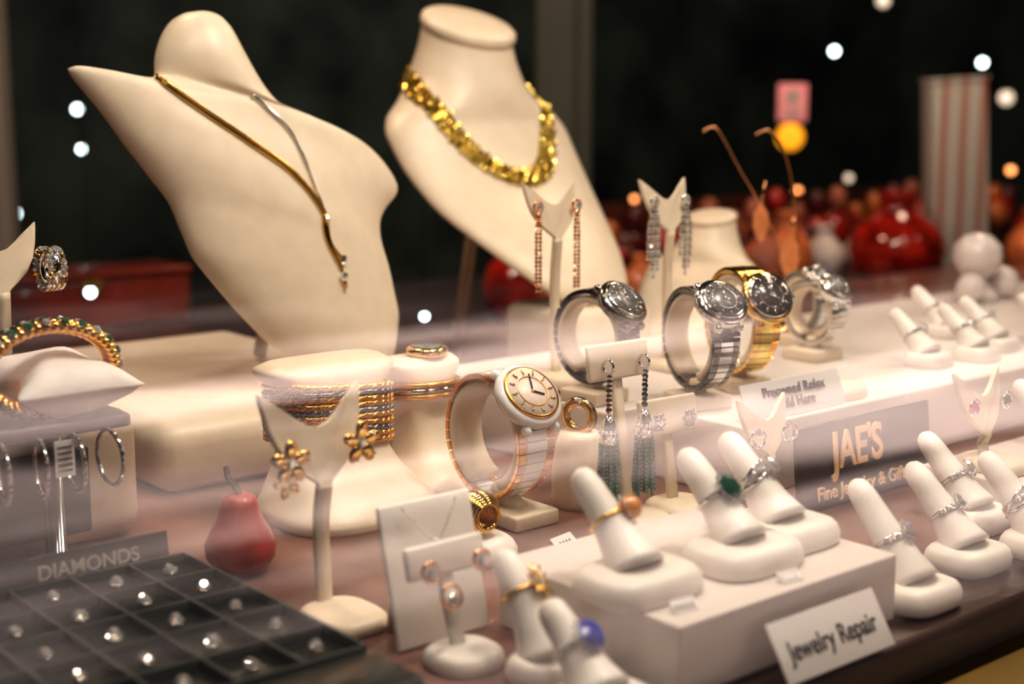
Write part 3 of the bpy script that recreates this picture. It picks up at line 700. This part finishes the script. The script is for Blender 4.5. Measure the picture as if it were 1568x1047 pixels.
# hanging lamps; glow dots added for street lights reflected in the glass
def emi(name,c,s_):
    return pbr(name,c,.5,emis=c,estr=s_)
EW=emi('cool_glow_dot',(.80,.97,1.),12.); ED=emi('dim_glow_dot',(1.,.80,.62),1.2); ER=emi('amber_glow_dot',(1.,.36,.12),5.); EY=emi('amber_lamp',(1.,.40,.02),1.2); EP=emi('pink_sign_face',(1.,.36,.36),.30)  # cool and dim dots imitate reflected street lights; amber dots are added glow
k=B()
for (x,z,y,r,mt) in [(-1.26,-.014,3.6,.013,EW),(-1.086,.247,3.6,.009,EW),(-1.081,.148,3.6,.007,EW),(-.538,.023,1.8,.006,EW),(-.112,-.008,1.8,.0045,EW),(.848,.076,3.6,.010,ED),(.80,.389,3.6,.009,EW),(.916,.511,3.6,.016,ED),(1.169,.361,3.6,.009,EW),(1.233,.275,3.6,.018,ED),
   (.70,.05,3.5,.008,ER),(.93,.06,3.5,.008,ER),(1.10,.04,3.5,.009,ER),(.30,.03,3.5,.007,ER),(1.22,.10,3.5,.009,ER)]:  # amber dots added for warm blurred glow at the right
    c=V((x,y,z)); k.sphere(c,r,mt,seg=12); k.tube([c+V((0,0,r*.7)),c+V((0,0,r*1.6))],r*.5,BLKM,8)
    k.tube([c+V((0,0,r*1.5)),V((x,y,CE))],.0006,BLKM,4)  # cord added, the reflections have no real fixture
k.done('bokeh_glow_dots',world=(0,0),rot=0)
k=B(); k.box((0,0,0),(.062,.012,.078),EP,.003); k.box((0,-.007,.012),(.026,.003,.026),WP); k.box((0,-.007,-.020),(.030,.003,.014),WP); k.box((0,.004,0),(.066,.012,.082),BROWN,.003); k.tube([(0,0,.04),(0,0,CE-.262)],.001,BLKM,6); k.done('illuminated_sign',world=(.583,3.0),z=.262,rot=0)
k=B(); k.sphere((0,0,0),.030,EY,seg=20); k.lathe([(.008,.026),(.012,.032),(.004,.042)],BLKM,(0,0,0),None,14); k.tube([(0,0,.03),(0,0,CE-.19)],.001,BLKM,6); k.done('amber_pendant_lamp',world=(.60,3.1),z=.19,rot=0)
# ---------------------------------------------------------------- lights
def area(name,loc,tgt,sx,sy,P,col,spread=180):
    l=bpy.data.lights.new(name,'AREA'); l.shape='RECTANGLE'; l.size=sx; l.size_y=sy; l.energy=P; l.color=col; l.spread=math.radians(spread)
    o=bpy.data.objects.new(name,l); bpy.context.scene.collection.objects.link(o); o.location=loc
    o.rotation_euler=(V(tgt)-V(loc)).to_track_quat('-Z','Y').to_euler(); return o
def point(name,loc,P,col,r=.012):
    l=bpy.data.lights.new(name,'POINT'); l.energy=P; l.color=col; l.shadow_soft_size=r
    o=bpy.data.objects.new(name,l); bpy.context.scene.collection.objects.link(o); o.location=loc
x,y=W(.75,.44); area('display_light_1',(x,y,1.05),(-.02,1.05,.08),.22,.05,4.8,(1,.86,.70))
x,y=W(.25,.50); area('display_light_2',(x,y,1.0),(-.1,.85,.05),.20,.05,1.3,(1,.87,.72))
x,y=W(1.4,.50); area('display_light_3',(x,y,1.0),(.4,1.3,.05),.20,.05,1.5,(1,.86,.71))
for i,(a,b,z) in enumerate([(.15,.62,.85),(.45,.60,.9),(.62,.75,.85),(.95,.62,.9),(.35,.95,.9)]):
    x,y=W(a,b); point('sparkle_point_%d'%(i+1),(x,y,z),1.6,(1,.88,.74),.007)  # unseen point lamps added for sparkle on gems and metal
area('shop_fill_light',(.9,2.3,1.5),(.9,2.7,0),.4,.4,11,(1,.72,.5))  # unseen fill added to light the red counter items
area('shop_fill_light_2',(-.6,1.5,1.3),(-.5,2.0,0),.3,.3,8,(1,.66,.45))  # unseen fill added to brighten the counter's left end
area('shop_fill_light_3',(0,3.3,1.5),(.2,5.0,.3),.8,.3,6,(.9,1,.9))  # unseen greenish fill added to lift the dark back wall
x,y=W(3.2,-4.0); area('haze_light_1',(x,y,3.2),(x,y,-.9),3,3,380,(1,.90,.85),75)  # unseen lamp added so the reflected pavement hazes the glass
x,y=W(5.6,-3.3); area('haze_light_2',(x,y,3.2),(x,y,-.9),2,2,130,(1,.90,.85),75)  # second unseen lamp, added for more haze on the right
w=bpy.data.worlds.new('night'); bpy.context.scene.world=w; w.use_nodes=True
w.node_tree.nodes['Background'].inputs[0].default_value=(.006,.008,.008,1); w.node_tree.nodes['Background'].inputs[1].default_value=1.
# ---------------------------------------------------------------- camera
cd=bpy.data.cameras.new('camera'); cam=bpy.data.objects.new('camera',cd); bpy.context.scene.collection.objects.link(cam)
cam.location=(0,0,.26); cam.rotation_euler=(math.radians(80.5),0,0); cd.lens=50; cd.sensor_width=36; cd.clip_start=.01
cd.dof.use_dof=True; cd.dof.focus_distance=.87; cd.dof.aperture_fstop=4.8
bpy.context.scene.camera=cam
vs=bpy.context.scene.view_settings
vs.view_transform='Standard'
try: vs.look='Medium High Contrast'
except Exception: pass
